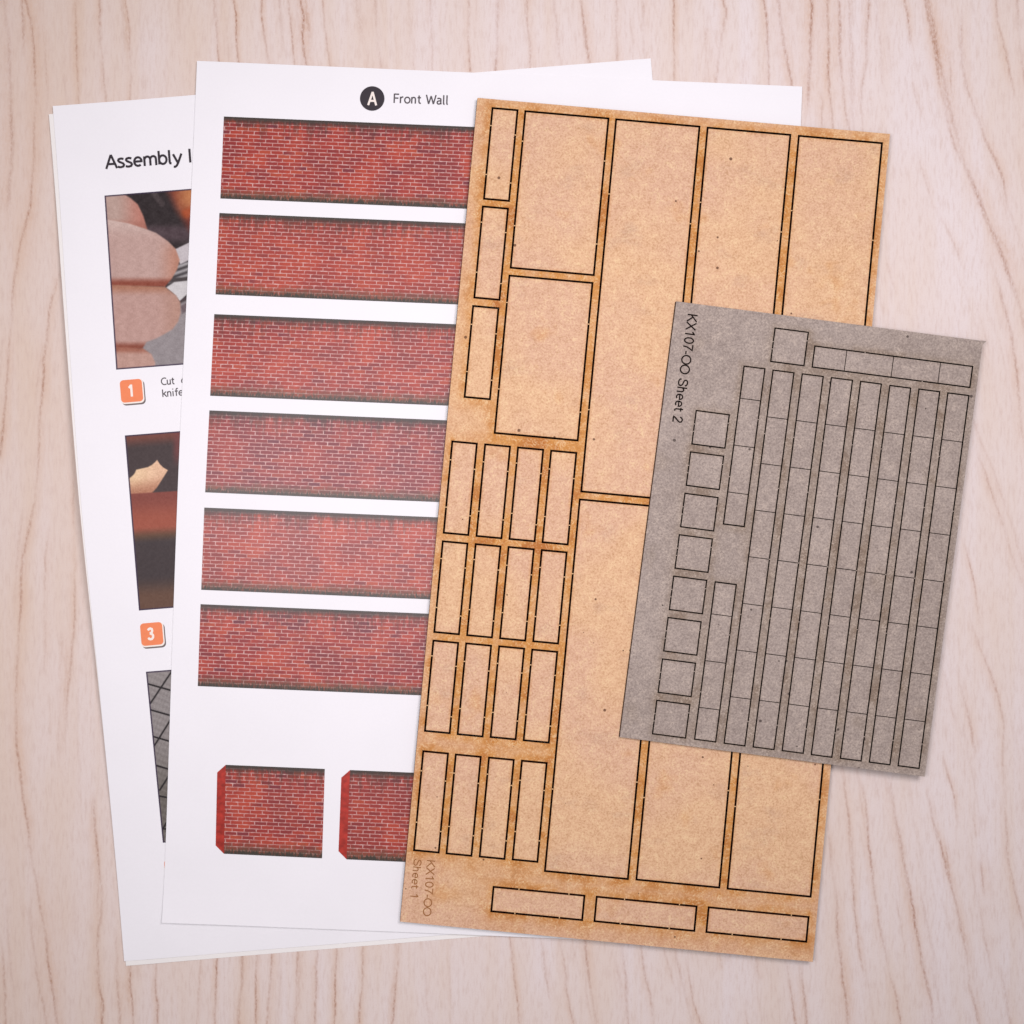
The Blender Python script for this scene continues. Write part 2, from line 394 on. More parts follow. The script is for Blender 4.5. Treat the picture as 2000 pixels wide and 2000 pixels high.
# ---- table top: a dense sheet whose grain lines were traced along the boards
LINES = [
    ([(43, 0), (46, 60), (48, 100)], .5, 4), ([(50, 0), (62, 40), (66, 110), (70, 200), (66, 310), (58, 400), (40, 480), (28, 545), (22, 610), (17, 690), (12, 780), (4, 850), (-6, 930)], .62, 3.5),
    ([(148, 0), (148, 60), (152, 140), (153, 200), (160, 260)], .45, 3), ([(193, 0), (195, 60), (202, 130), (207, 195), (214, 260)], .62, 3),
    ([(245, 0), (251, 35), (253, 60), (255, 130), (253, 195), (254, 260)], .62, 2.5), ([(350, 0), (351, 60), (349, 85)], .25, 3),
    ([(322, 120), (325, 185)], .2, 3), ([(417, 0), (420, 40), (424, 90), (428, 118), (436, 200)], .7, 2.5),
    ([(455, 0), (460, 30), (461, 70), (465, 118), (470, 200)], .78, 2.5), ([(510, 0), (508, 25), (515, 60), (520, 90), (524, 122), (534, 200)], .6, 3),
    ([(546, 0), (549, 60), (553, 120)], .25, 5), ([(564, 0), (567, 40), (572, 80), (576, 122), (580, 200)], .5, 2.5),
    ([(585, 0), (592, 30), (590, 60), (593, 100), (597, 124), (604, 200)], .78, 4), ([(595, 10), (601, 40), (606, 80)], .5, 2),
    ([(630, 0), (633, 40), (637, 90), (645, 125), (655, 200)], .75, 2.5), ([(676, 20), (682, 50)], .3, 2), ([(840, 0), (842, 60), (844, 130), (846, 200)], .35, 3),
    ([(800, 0), (801, 110)], .2, 4), ([(915, 0), (917, 40), (915, 90), (918, 135), (920, 200)], .5, 3), ([(973, 0), (972, 40), (972, 80), (968, 130), (966, 200)], .6, 5),
    ([(1030, 0), (1028, 30), (1033, 80), (1036, 125), (1040, 200)], .62, 4), ([(1083, 0), (1088, 60), (1093, 115), (1096, 180)], .42, 5),
    ([(1135, 0), (1138, 40), (1143, 70), (1149, 115), (1154, 180)], .72, 5), ([(1205, 0), (1205, 50), (1204, 110), (1204, 180)], .35, 5),
    ([(1230, 20), (1237, 110)], .3, 3), ([(1315, 0), (1315, 60), (1317, 100), (1317, 145), (1318, 200)], .65, 3),
    ([(1410, 0), (1417, 20), (1413, 60), (1405, 100), (1400, 155), (1396, 200)], .55, 4), ([(1380, 50), (1375, 100)], .25, 3), ([(1455, 110), (1450, 155)], .35, 3),
    ([(1490, 0), (1497, 40), (1500, 100), (1502, 155), (1505, 220)], .58, 4), ([(1521, 0), (1527, 50), (1533, 100), (1545, 155), (1555, 230)], .55, 5),
    ([(1585, 0), (1583, 50), (1583, 110), (1580, 160), (1580, 230)], .75, 5), ([(1617, 0), (1619, 60), (1617, 130), (1620, 180), (1627, 245), (1633, 300)], .65, 4),
    ([(1604, 180), (1605, 245), (1606, 300)], .5, 2.5), ([(1640, 0), (1641, 60), (1643, 150), (1650, 210), (1657, 248), (1664, 300)], .6, 4),
    ([(1696, 0), (1693, 60), (1692, 120), (1685, 170), (1682, 210), (1684, 250), (1686, 300)], .48, 4), ([(1700, 185), (1704, 208)], .3, 3),
    ([(1765, 0), (1770, 25), (1777, 70), (1780, 95)], .5, 3), ([(1808, 0), (1815, 40), (1825, 100), (1835, 165), (1843, 195), (1855, 250), (1868, 295), (1885, 330)], .62, 4.5),
    ([(1780, 150), (1785, 170), (1790, 195), (1800, 230), (1808, 245)], .5, 3.5), ([(1880, 20), (1876, 80), (1880, 130), (1890, 170), (1905, 220), (1925, 275), (1945, 315), (1957, 345), (1965, 380), (1970, 410)], .62, 4.5),
    ([(1847, 0), (1855, 20)], .4, 3), ([(1850, 90), (1855, 130), (1862, 190)], .32, 3), ([(1945, 0), (1953, 60), (1965, 110), (1977, 165), (1985, 200)], .48, 3.5),
    ([(1985, 0), (1990, 60), (1998, 130), (2008, 200)], .5, 4), ([(1790, 290), (1800, 330), (1815, 385), (1840, 430), (1865, 480), (1880, 515), (1895, 545)], .4, 3),
    ([(1885, 330), (1900, 360), (1920, 410), (1940, 450), (1965, 485), (1977, 515)], .36, 5), ([(1728, 500), (1740, 540), (1750, 570), (1767, 595)], .4, 3), ([(1718, 590), (1730, 615)], .4, 3),
    ([(1935, 500), (1945, 540), (1960, 590), (1973, 640), (1983, 700), (1987, 760), (1995, 830), (2004, 900)], .5, 4.5), ([(1898, 870), (1910, 890), (1930, 940), (1945, 985), (1960, 1030), (1975, 1080), (1990, 1120), (2004, 1160)], .38, 4),
    ([(1873, 1040), (1890, 1085), (1900, 1130), (1910, 1190), (1920, 1230), (1927, 1245)], .45, 2.5), ([(1868, 1310), (1885, 1370), (1897, 1420), (1905, 1480)], .5, 4),
    ([(1890, 1200), (1910, 1250), (1935, 1320), (1950, 1360), (1960, 1420), (1960, 1500), (1963, 1600), (1967, 1670), (1978, 1720), (1990, 1770), (2006, 1830)], .42, 3.5),
    ([(1840, 1470), (1850, 1510), (1860, 1540), (1873, 1610)], .52, 2.5), ([(1806, 1530), (1815, 1570), (1825, 1610), (1838, 1650), (1850, 1700), (1860, 1740), (1868, 1775), (1878, 1820), (1887, 1860), (1893, 1910), (1905, 1970), (1910, 2000)], .58, 4),
    ([(1640, 1480), (1648, 1520), (1651, 1550), (1657, 1590), (1660, 1640), (1663, 1690), (1664, 1720), (1668, 1770), (1673, 1820), (1685, 1890), (1690, 1915)], .58, 3),
    ([(1680, 1520), (1688, 1560), (1695, 1600), (1697, 1650), (1705, 1710), (1708, 1750), (1715, 1795), (1725, 1840), (1735, 1890), (1750, 1940), (1758, 2000)], .58, 3.5),
    ([(1735, 1510), (1745, 1560), (1752, 1610), (1762, 1670), (1773, 1720), (1785, 1780), (1793, 1830), (1800, 1880), (1810, 1920), (1818, 1960), (1822, 2000)], .72, 4.5),
    ([(1617, 1600), (1620, 1660), (1627, 1710), (1635, 1770), (1637, 1830), (1643, 1880), (1650, 1940), (1655, 2000)], .56, 4.5), ([(1915, 1670), (1920, 1720), (1922, 1760)], .4, 4), ([(1900, 1580), (1907, 1640)], .35, 3),
    ([(1953, 1880), (1963, 1940), (1975, 2000)], .5, 4), ([(1845, 1640), (1852, 1690), (1862, 1740)], .32, 3), ([(1838, 1750), (1850, 1790), (1862, 1830)], .4, 3),
    ([(1130, 1780), (1143, 1840), (1147, 1870), (1152, 1920), (1157, 1960), (1165, 2000)], .6, 4), ([(1090, 1820), (1100, 1870), (1107, 1940), (1118, 1990)], .45, 3), ([(1205, 1800), (1213, 1850), (1222, 1900), (1224, 1950), (1228, 2000)], .4, 3.5),
    ([(1245, 1810), (1253, 1855), (1258, 1900), (1268, 1940), (1275, 1990)], .48, 3.5), ([(1290, 1830), (1300, 1870), (1312, 1910), (1320, 1935)], .4, 3), ([(1335, 1860), (1347, 1920), (1355, 1960), (1367, 1995)], .45, 3),
    ([(1405, 1860), (1412, 1900)], .4, 2.5), ([(1450, 1940), (1460, 1990)], .35, 3), ([(1475, 1850), (1482, 1920)], .38, 3), ([(1530, 1860), (1537, 1890), (1543, 1930), (1550, 1980), (1552, 2000)], .5, 3), ([(1560, 1860), (1565, 1890), (1570, 1930), (1575, 2000)], .52, 4),
    ([(622, 1780), (620, 1850), (618, 1910), (616, 2000)], .55, 3), ([(660, 1780), (658, 1850), (655, 1920), (652, 2000)], .7, 2.5), ([(713, 1780), (710, 1845), (706, 1920), (701, 2000)], .65, 3), ([(783, 1780), (780, 1838), (776, 1900), (770, 1950), (766, 1990)], .65, 3),
    ([(827, 1850), (832, 1930), (838, 1990)], .25, 3), ([(990, 1780), (997, 1835), (1003, 1890), (1008, 1940), (1013, 2000)], .55, 2.5), ([(1055, 1820), (1062, 1880), (1068, 1920), (1075, 1970)], .42, 3), ([(875, 1830), (880, 1990)], .15, 3),
    ([(256, 1840), (255, 1885), (254, 1925), (258, 1970), (260, 2000)], .65, 3), ([(308, 1840), (306, 1885), (304, 1920), (307, 1960), (305, 2000)], .6, 3), ([(393, 1830), (391, 1875), (388, 1930), (386, 1985)], .5, 2),
    ([(429, 1820), (426, 1872), (422, 1930), (420, 2000)], .65, 3), ([(478, 1810), (475, 1866), (472, 1920), (465, 1960), (463, 2000)], .65, 4), ([(504, 1800), (502, 1864), (500, 1930), (498, 2000)], .7, 2.5), ([(532, 1800), (530, 1860), (527, 1930), (522, 2000)], .55, 3),
    ([(585, 1800), (583, 1857), (579, 1920), (577, 1960), (575, 2000)], .6, 3), ([(226, 1800), (228, 1850), (230, 1930), (233, 2000)], .4, 4),
    ([(130, 470), (118, 520), (110, 550), (100, 590), (93, 640), (87, 700), (82, 760), (77, 830), (75, 920), (70, 960), (57, 1030), (45, 1080), (43, 1100), (42, 1160), (38, 1220), (32, 1300), (32, 1370), (32, 1430), (36, 1490), (45, 1560), (55, 1620), (62, 1670), (75, 1750), (88, 1830), (98, 1900), (107, 1960), (112, 2000)], .62, 4),
    ([(95, 1020), (88, 1090), (88, 1180), (88, 1260), (85, 1330)], .38, 3), ([(145, 1040), (145, 1100), (147, 1190), (145, 1240), (137, 1300), (130, 1370), (127, 1440), (132, 1480)], .52, 3.5),
    ([(182, 1540), (187, 1620), (192, 1680), (198, 1740), (197, 1790), (190, 1840), (192, 1900), (200, 1960), (198, 2000)], .62, 4), ([(55, 1740), (65, 1840), (75, 1920), (90, 2000)], .28, 5), ([(142, 1740), (150, 1850)], .2, 4),
    ([(0, 1820), (8, 1900), (12, 2000)], .45, 4), ([(140, 830), (145, 900), (145, 960), (143, 1060)], .35, 3), ([(0, 830), (3, 900)], .4, 3),
]


def build_table():
    inner_x = np.arange(-30, 2031, 1.4)
    ox = np.arange(2031, 4700, 6.0)
    gx = np.concatenate([2000 - ox[::-1], inner_x, ox])
    iy = np.arange(-30, 2031, 8.0)
    oy = np.arange(2038, 4700, 24.0)
    gy = np.concatenate([2000 - oy[::-1], iy, oy])
    nx, ny = len(gx), len(gy)
    grain = np.zeros((ny, nx))
    tint = np.zeros((ny, nx))
    # slopes of the traced lines steer the faint in-between grain
    smp = []
    lines = []
    for pts, s, w in LINES:
        p = [tuple(map(float, a)) for a in pts]
        for (x0, y0), (x1, y1) in zip(p[:-1], p[1:]):
            n = max(1, int(abs(y1 - y0) / 60))
            for k in range(n):
                t = (k + .5) / n
                smp.append((x0 + (x1 - x0) * t, y0 + (y1 - y0) * t, (x1 - x0) / (y1 - y0)))
        if p[0][1] <= 0:                                  # carry on past the edge of what is seen
            sl = (p[1][0] - p[0][0]) / (p[1][1] - p[0][1])
            p = [(p[0][0] - sl * 500 + rng.normal(0, 15), -500.), (p[0][0] - sl * 180, -180.)] + p
        if p[-1][1] >= 1985:
            sl = (p[-1][0] - p[-2][0]) / (p[-1][1] - p[-2][1])
            p = p + [(p[-1][0] + sl * 180, p[-1][1] + 180.), (p[-1][0] + sl * 500 + rng.normal(0, 15), p[-1][1] + 500.)]
        lines.append((p, s, w))
    S = np.array(smp)

    def slope(x, y):
        d2 = (S[:, 0] - x) ** 2 + ((S[:, 1] - y) * 0.6) ** 2 + 2500.0
        wt = 1.0 / d2 ** 1.5
        return float((wt * S[:, 2]).sum() / wt.sum())

    def stream(x, y, ln):
        p = [(x, y)]
        for _ in range(int(ln / 30)):
            x += slope(x, y) * 30
            y += 30
            p.append((x, y))
        return p
    for _ in range(300):                                  # faint lines between the traced ones
        x, y = rng.uniform(-60, 2060), rng.uniform(-200, 1900)
        lines.append((stream(x, y, rng.uniform(90, 420)), rng.uniform(.06, .24), rng.uniform(1.8, 5)))
    for _ in range(420):                                  # the rest of the table
        x, y = rng.uniform(-2600, 4600), rng.uniform(-2600, 4300)
        if -40 < x < 2040 and -400 < y < 1990:
            continue
        lines.append((stream(x, y, rng.uniform(200, 1500)), rng.uniform(.2, .6), rng.uniform(4, 8)))
    for p, s, w in lines:
        P = np.array(p)
        ys = gy[(gy >= P[0, 1]) & (gy <= P[-1, 1])]
        if len(ys) < 2:
            continue
        r0 = int(np.searchsorted(gy, ys[0]))
        xs = np.interp(ys, P[:, 1], P[:, 0])
        ph = rng.uniform(0, 100)
        xs = xs + 0.7 * np.sin(ys / 17.0 + ph) + 0.9 * np.sin(ys / 41.0 + ph * 2) + rng.normal(0, .5, len(ys))
        L = P[-1, 1] - P[0, 1]
        env = np.clip((ys - P[0, 1]) / min(60, L * .3), 0, 1) * np.clip((P[-1, 1] - ys) / min(60, L * .3), 0, 1)
        if P[0, 1] <= -400:
            env = np.clip((P[-1, 1] - ys) / min(40, L * .2), 0, 1)
        am = .72 + .28 * np.sin(ys / 63.0 + ph * 3) + .18 * np.sin(ys / 23.0 + ph)
        side = rng.choice([-1, 1])
        for k in range(len(ys)):
            a = s * env[k] * am[k]
            if a <= 0.01:
                continue
            c = xs[k]
            lo, hi = np.searchsorted(gx, [c - 6.5 * w, c + 6.5 * w])
            if hi <= lo:
                continue
            u = gx[lo:hi] - c
            core = a * np.exp(-.5 * (u / (0.32 * w + .5)) ** 2)
            halo = a * 0.7 * np.exp(-.5 * ((u - side * w * .9) / (1.8 * w)) ** 2)
            g = grain[r0 + k, lo:hi]
            grain[r0 + k, lo:hi] = 1 - (1 - g) * (1 - np.clip(core * .95, 0, 1))
            t = tint[r0 + k, lo:hi]
            tint[r0 + k, lo:hi] = 1 - (1 - t) * (1 - np.clip(halo, 0, 1))
    # broad warm bands
    for pts, s, w in [([(60, -300), (64, 0), (68, 200), (62, 330), (48, 460), (34, 560)], .38, 17), ([(150, -200), (150, 60), (153, 210)], .22, 14),
                      ([(590, -200), (592, 60), (597, 140)], .28, 14), ([(1535, -100), (1540, 100), (1548, 180)], .25, 12), ([(1600, -200), (1603, 260)], .26, 24),
                      ([(1815, 0), (1828, 110), (1850, 230)], .22, 12), ([(1643, 1840), (1652, 1930), (1660, 2100)], .25, 16), ([(1935, 430), (1955, 560)], .16, 22),
                      ([(36, 1280), (34, 1420), (46, 1560)], .22, 11), ([(10, -200), (8, 500)], .2, 16), ([(100, 1720), (112, 2100)], .16, 20)]:
        P = np.array(pts, float)
        rows = np.where((gy >= P[0, 1]) & (gy <= P[-1, 1]))[0]
        for r in rows:
            c = np.interp(gy[r], P[:, 1], P[:, 0])
            e = min(1, (gy[r] - P[0, 1]) / 60, (P[-1, 1] - gy[r]) / 60)
            t = tint[r]
            tint[r] = 1 - (1 - t) * (1 - s * e * np.exp(-.5 * ((gx - c) / w) ** 2))
    X, Y = np.meshgrid((gx - 1000) / PPM, (1000 - gy) / PPM)
    V = np.stack([X.ravel(), Y.ravel(), np.zeros(nx * ny)], 1).astype(np.float32)
    x0, x1, y0, y1 = X.min(), X.max(), Y.min(), Y.max()
    box = np.array([(x0, y0, -.001), (x1, y0, -.001), (x1, y1, -.001), (x0, y1, -.001),
                    (x0, y0, -.025), (x1, y0, -.025), (x1, y1, -.025), (x0, y1, -.025)], np.float32)
    base = len(V)
    V = np.concatenate([V, box])
    i = np.arange(ny - 1)[:, None] * nx + np.arange(nx - 1)[None, :]
    F = np.stack([i, i + nx, i + nx + 1, i + 1], -1).reshape(-1, 4)
    bf = np.array([(0, 1, 5, 4), (1, 2, 6, 5), (2, 3, 7, 6), (3, 0, 4, 7), (7, 6, 5, 4)]) + base
    F = np.concatenate([F, bf]).astype(np.int32)
    me = bpy.data.meshes.new('table')
    me.vertices.add(len(V))
    me.vertices.foreach_set('co', V.ravel())
    me.loops.add(F.size)
    me.loops.foreach_set('vertex_index', F.ravel())
    me.polygons.add(len(F))
    me.polygons.foreach_set('loop_start', np.arange(0, F.size, 4, dtype=np.int32))
    me.update(calc_edges=True)
    for nm, arr in (('grain', grain), ('tint', tint)):
        a = me.attributes.new(nm, 'FLOAT', 'POINT')
        a.data.foreach_set('value', np.concatenate([arr.ravel(), np.zeros(8)]).astype(np.float32))
    me.materials.append(mat_wood())
    o = link('table', me)
    tag(o, 'pale pinkish wood table top with thin brown grain lines', 'table', kind='structure')


build_table()


# ---- paper
def sheet(name, quad, base, mat, nu=42, nv=60, foot=0.0):
    (tl, tr, bl, br) = [np.array(W(p[0], p[1], base)) for p in quad]
    vs, fs = [], []
    for j in range(nv + 1):
        for i in range(nu + 1):
            u, v = i / nu, j / nv
            p = tl * (1 - u) * (1 - v) + tr * u * (1 - v) + bl * (1 - u) * v + br * u * v
            p[2] += float(swell(p[0], p[1])) + foot * max(0.0, (v - 0.93) / 0.07) ** 2 * (1 - u) ** 2
            vs.append(p)
    n = len(vs)
    vs += [p - np.array([0, 0, 0.00012]) for p in vs]
    w = nu + 1
    for j in range(nv):
        for i in range(nu):
            a = j * w + i
            fs.append((a, a + w, a + w + 1, a + 1))
            fs.append((n + a, n + a + 1, n + a + w + 1, n + a + w))
    ring = [i for i in range(nu + 1)] + [j * w + nu for j in range(1, nv + 1)] + [nv * w + i for i in range(nu - 1, -1, -1)] + [j * w for j in range(nv - 1, 0, -1)]
    for a, b in zip(ring, ring[1:] + ring[:1]):
        fs.append((a, b, n + b, n + a))
    me = mesh(name, vs, fs, [mat])
    for p in me.polygons:
        p.use_smooth = False
    o = link(name, me)
    return o


Z_UNDER, Z_INSTR, Z_BRICKS = 0.0003, 0.0007, 0.0013
under = sheet('paper_sheet', [(96.5, 224), (1263.5, 131), (246.5, 1886), (1411, 1790)], Z_UNDER, PAPER_UNDER)
tag(under, 'cream edged paper peeking out beneath the sheet titled Assembly', 'paper sheet', 'loose sheets of white paper')
instr = sheet('instruction_sheet', [(104, 208), (1271, 114), (243, 1877), (1411, 1782)], Z_INSTR, PAPER)
tag(instr, 'white instruction sheet with photos and orange numbers, half hidden under the brick print', 'paper sheet', 'loose sheets of white paper')
bricks = sheet('brick_print_sheet', [(385, 119), (1567, 169), (318, 1800), (1500, 1850)], Z_BRICKS, PAPER, foot=0.0012)
tag(bricks, 'white sheet headed Front Wall printed with strips of red brickwork', 'paper sheet', 'loose sheets of white paper')
INK = 0.00006


def patch(name, fn, nu, nv, base, mats, parent, colour=None, uvs=None):
    """a printed mark: fn(u,v) gives its picture position, the mark lies on the bowed paper"""
    vs, pp = [], []
    for j in range(nv + 1):
        for i in range(nu + 1):
            p = fn(i / nu, j / nv)
            pp.append(p)
            vs.append(on_sheet(p[0], p[1], base))
    w = nu + 1
    fs = [(j * w + i, (j + 1) * w + i, (j + 1) * w + i + 1, j * w + i + 1) for j in range(nv) for i in range(nu)]
    me = mesh(name, vs, fs, mats)
    if colour is not None:
        a = me.color_attributes.new('ink', 'FLOAT_COLOR', 'POINT')
        buf = []
        for p in pp:
            buf += list(alb(*colour(p[0], p[1])))
        a.data.foreach_set('color', buf)
    if uvs is not None:
        for nm, f in uvs.items():
            lay = me.uv_layers.new(name=nm)
            vals = [f((k % w) / nu, (k // w) / nv) for k in range(len(vs))]
            for lp in me.loops:
                lay.data[lp.index].uv = vals[lp.vertex_index]
    return link(name, me, parent)


def poly_mark(name, pts, base, mat, parent):
    vs = [on_sheet(x, y, base) for x, y in pts]
    return link(name, mesh(name, vs, [tuple(range(len(vs) - 1, -1, -1))], [mat]), parent)


def arc(cx, cy, rx, ry, a0, a1, n=18):
    return [(cx + rx * math.cos(math.radians(a0 + (a1 - a0) * k / n)), cy + ry * math.sin(math.radians(a0 + (a1 - a0) * k / n))) for k in range(n + 1)]


_ARCH = [(.08, .46), (.13, .6), (.21, .665), (.3, .665), (.38, .6), (.41, .48), (.41, 0)]
# letters as pen strokes, capitals one unit high: (strokes, advance)
GLYPH = {
    ' ': ([], .36), 'A': ([[(.02, 0), (.33, 1)], [(.33, 1), (.64, 0)], [(.14, .33), (.52, .33)]], .67),
    's': ([[(.37, .62), (.28, .665), (.19, .67), (.09, .63), (.06, .54), (.11, .45), (.22, .38), (.33, .31), (.38, .2), (.33, .09), (.2, .05), (.1, .06), (.02, .11)]], .45),
    'e': ([[(.08, .37), (.48, .37)] + arc(.28, .36, .21, .31, 3, 312)[1:]], .57),
    'm': ([[(.08, .7), (.08, 0)], _ARCH, [(x + .33, y) for x, y in _ARCH]], .84), 'n': ([[(.08, .7), (.08, 0)], _ARCH], .57),
    'h': ([[(.08, 1), (.08, 0)], _ARCH], .57), 'b': ([[(.08, 1.02), (.08, .03)], arc(.29, .36, .21, .31, 175, -175)], .59),
    'l': ([[(.08, 1.02), (.08, .15), (.11, .06), (.18, .04)]], .27), 'y': ([[(.03, .7), (.28, .03)], [(.51, .7), (.28, .03), (.2, -.14), (.11, -.22), (.02, -.22)]], .53),
    'I': ([[(.09, 1), (.09, 0)]], .2), 'C': ([arc(.4, .5, .35, .45, 52, 308)], .64),
    'u': ([[(.08, .7), (.08, .22), (.12, .1), (.21, .05), (.32, .08), (.42, .22)], [(.42, .7), (.42, 0)]], .56),
    't': ([[(.14, .9), (.14, .2), (.19, .08), (.32, .05)], [(0, .66), (.32, .66)]], .37), 'o': ([arc(.3, .35, .24, .31, 90, 450, 24)], .6),
    'k': ([[(.08, 1.02), (.08, 0)], [(.44, .7), (.1, .34)], [(.2, .43), (.48, 0)]], .51), 'i': ([[(.08, .7), (.08, 0)], [(.08, .9), (.08, 1.03)]], .25),
    'f': ([[(.38, .99), (.28, 1.01), (.2, .96), (.17, .83), (.17, 0)], [(.02, .66), (.36, .66)]], .38), 'F': ([[(.08, 0), (.08, 1)], [(.08, .95), (.52, .95)], [(.08, .53), (.46, .53)]], .54),
    'r': ([[(.08, .7), (.08, 0)], [(.08, .46), (.15, .61), (.25, .67), (.34, .65)]], .38), 'W': ([[(.02, 1), (.24, .02)], [(.24, .02), (.46, .88)], [(.46, .88), (.68, .02)], [(.68, .02), (.9, 1)]], .92),
    'a': ([[(.08, .6), (.18, .665), (.3, .66), (.39, .6), (.41, .48), (.41, .12), (.46, .03)], [(.41, .4), (.25, .39), (.11, .33), (.07, .2), (.12, .08), (.23, .04), (.34, .09), (.41, .2)]], .55),
    'K': ([[(.09, 0), (.09, 1)], [(.62, 1), (.1, .38)], [(.26, .55), (.65, 0)]], .68), 'X': ([[(.03, 0), (.62, 1)], [(.05, 1), (.64, 0)]], .68),
    '1': ([[(.09, .74), (.2, .82), (.3, .96)], [(.31, 1), (.31, 0)]], .56), '0': ([arc(.28, .5, .22, .45, 90, 450, 24)], .57), '7': ([[(.04, .95), (.5, .95), (.37, .7), (.26, .4), (.21, 0)]], .55),
    '-': ([[(.05, .36), (.31, .36)]], .36), 'O': ([arc(.4, .5, .35, .45, 90, 450, 28)], .8),
    'S': ([[(.58, .72), (.55, .85), (.44, .94), (.32, .95), (.17, .91), (.11, .79), (.13, .66), (.24, .57), (.4, .51), (.54, .43), (.6, .3), (.57, .16), (.46, .07), (.32, .05), (.16, .09), (.07, .2), (.06, .32)]], .68),
    '2': ([[(.06, .7), (.1, .86), (.2, .95), (.32, .95), (.44, .87), (.47, .73), (.42, .6), (.28, .42), (.1, .18), (.06, .05), (.5, .05)]], .56),
    '3': ([[(.06, .8), (.14, .91), (.27, .95), (.4, .89), (.43, .74), (.36, .59), (.2, .53)], [(.2, .53), (.38, .48), (.47, .36), (.46, .2), (.36, .08), (.22, .05), (.1, .09), (.04, .2)]], .54),
}


def ribbon(pts, w):
    """left and right sides of a pen stroke"""
    P = [np.array(p, float) for p in pts]
    n = len(P)
    closed = np.hypot(*(P[0] - P[-1])) < 1e-4 and n > 3
    L, R = [], []
    for i in range(n):
        a = P[i - 1] if i > 0 else (P[n - 2] if closed else None)
        b = P[i + 1] if i < n - 1 else (P[1] if closed else None)
        d1 = (P[i] - a) / np.hypot(*(P[i] - a)) if a is not None else None
        d2 = (b - P[i]) / np.hypot(*(b - P[i])) if b is not None else None
        d1 = d2 if d1 is None else d1
        d2 = d1 if d2 is None else d2
        t = d1 + d2
        t = t / max(1e-6, np.hypot(*t))
        nn = np.array([-t[1], t[0]])
        k = 1.0 / max(.6, float(nn @ np.array([-d1[1], d1[0]])))
        L.append(P[i] + nn * w / 2 * k)
        R.append(P[i] - nn * w / 2 * k)
    return L, R


def text_mark(name, body, p0, p1, cap, place, mat, parent, weight=.11, track=0.0):
    """lettering whose baseline runs from p0 to p1 (picture units) with capitals `cap` high"""
    strokes, x = [], 0.0
    for ch in body:
        g, adv = GLYPH[ch]
        for st in g:
            strokes.append([(q[0] + x, q[1]) for q in st])
        x += adv + track
    xs = [q[0] for st in strokes for q in st]
    lo, hi = min(xs) - weight / 2, max(xs) + weight / 2
    d = np.array(p1, float) - np.array(p0, float)
    L = np.hypot(*d)
    e = d / L
    up = np.array([e[1], -e[0]])
    sx = L / (hi - lo)
    vs, fs = [], []
    for k, st in enumerate(strokes):
        st = [((q[0] - lo) * sx / cap, q[1]) for q in st]
        lft, rgt = ribbon(st, weight)
        n = len(vs)
        for pl in (lft, rgt):
            for q in pl:
                w = np.array(p0) + e * (q[0] * cap) + up * (q[1] * cap)
                v = place(w[0], w[1])
                vs.append((v[0], v[1], v[2] + 4e-6 * (k % 7)))
        m = len(lft)
        for i in range(m - 1):
            fs.append((n + i, n + m + i, n + m + i + 1, n + i + 1))
    return link(name, mesh(name, vs, fs, [mat]), parent)


# ---- what is printed on the instruction sheet
def smooth(a, b, x):
    t = min(1.0, max(0.0, (x - a) / (b - a)))
    return t * t * (3 - 2 * t)


def lerp(a, b, t):
    return tuple(a[i] + (b[i] - a[i]) * t for i in range(3))


def itp(v, pts):
    return float(np.interp(v, [p[0] for p in pts], [p[1] for p in pts]))


def seg_d(px, py, a, b):
    ax, ay, bx, by = a[0], a[1], b[0], b[1]
    t = max(0, min(1, ((px - ax) * (bx - ax) + (py - ay) * (by - ay)) / ((bx - ax) ** 2 + (by - ay) ** 2)))
    return math.hypot(px - ax - t * (bx - ax), py - ay - t * (by - ay))


def inside(px, py, poly):
    c = False
    j = len(poly) - 1
    for i in range(len(poly)):
        xi, yi = poly[i]
        xj, yj = poly[j]
        if (yi > py) != (yj > py) and px < (xj - xi) * (py - yi) / (yj - yi) + xi:
            c = not c
        j = i
    return c


def poly_soft(px, py, poly, soft):
    d = min(seg_d(px, py, poly[i - 1], poly[i]) for i in range(len(poly)))
    return smooth(-soft, soft, d if inside(px, py, poly) else -d)


FINGER_B = [(205, 428), (250, 436), (287, 448), (305, 455), (328, 471), (343, 486), (351, 508), (346, 526), (335, 545), (322, 560), (205, 558)]
FINGER_A = [(195, 374), (240, 378), (255, 387), (269, 399), (280, 422), (288, 449), (250, 440), (195, 432)]
FINGER_C = [(205, 556), (322, 560), (344, 577), (352, 590), (353, 611), (348, 628), (337, 643), (322, 652), (305, 661), (286, 668), (278, 681), (205, 684)]
FINGER_D = [(205, 676), (280, 681), (296, 692), (303, 708), (302, 730), (205, 730)]
BLADE = [(342, 487), (371, 473), (420, 450), (420, 500), (369, 508), (352, 516), (348, 505)]
BLADE2 = [(325, 562), (340, 551), (368, 548), (420, 545), (420, 560), (366, 574), (351, 588), (340, 574)]


def hash2(x, y):
    s = math.sin(x * 12.9898 + y * 78.233) * 43758.5453
    return s - math.floor(s)


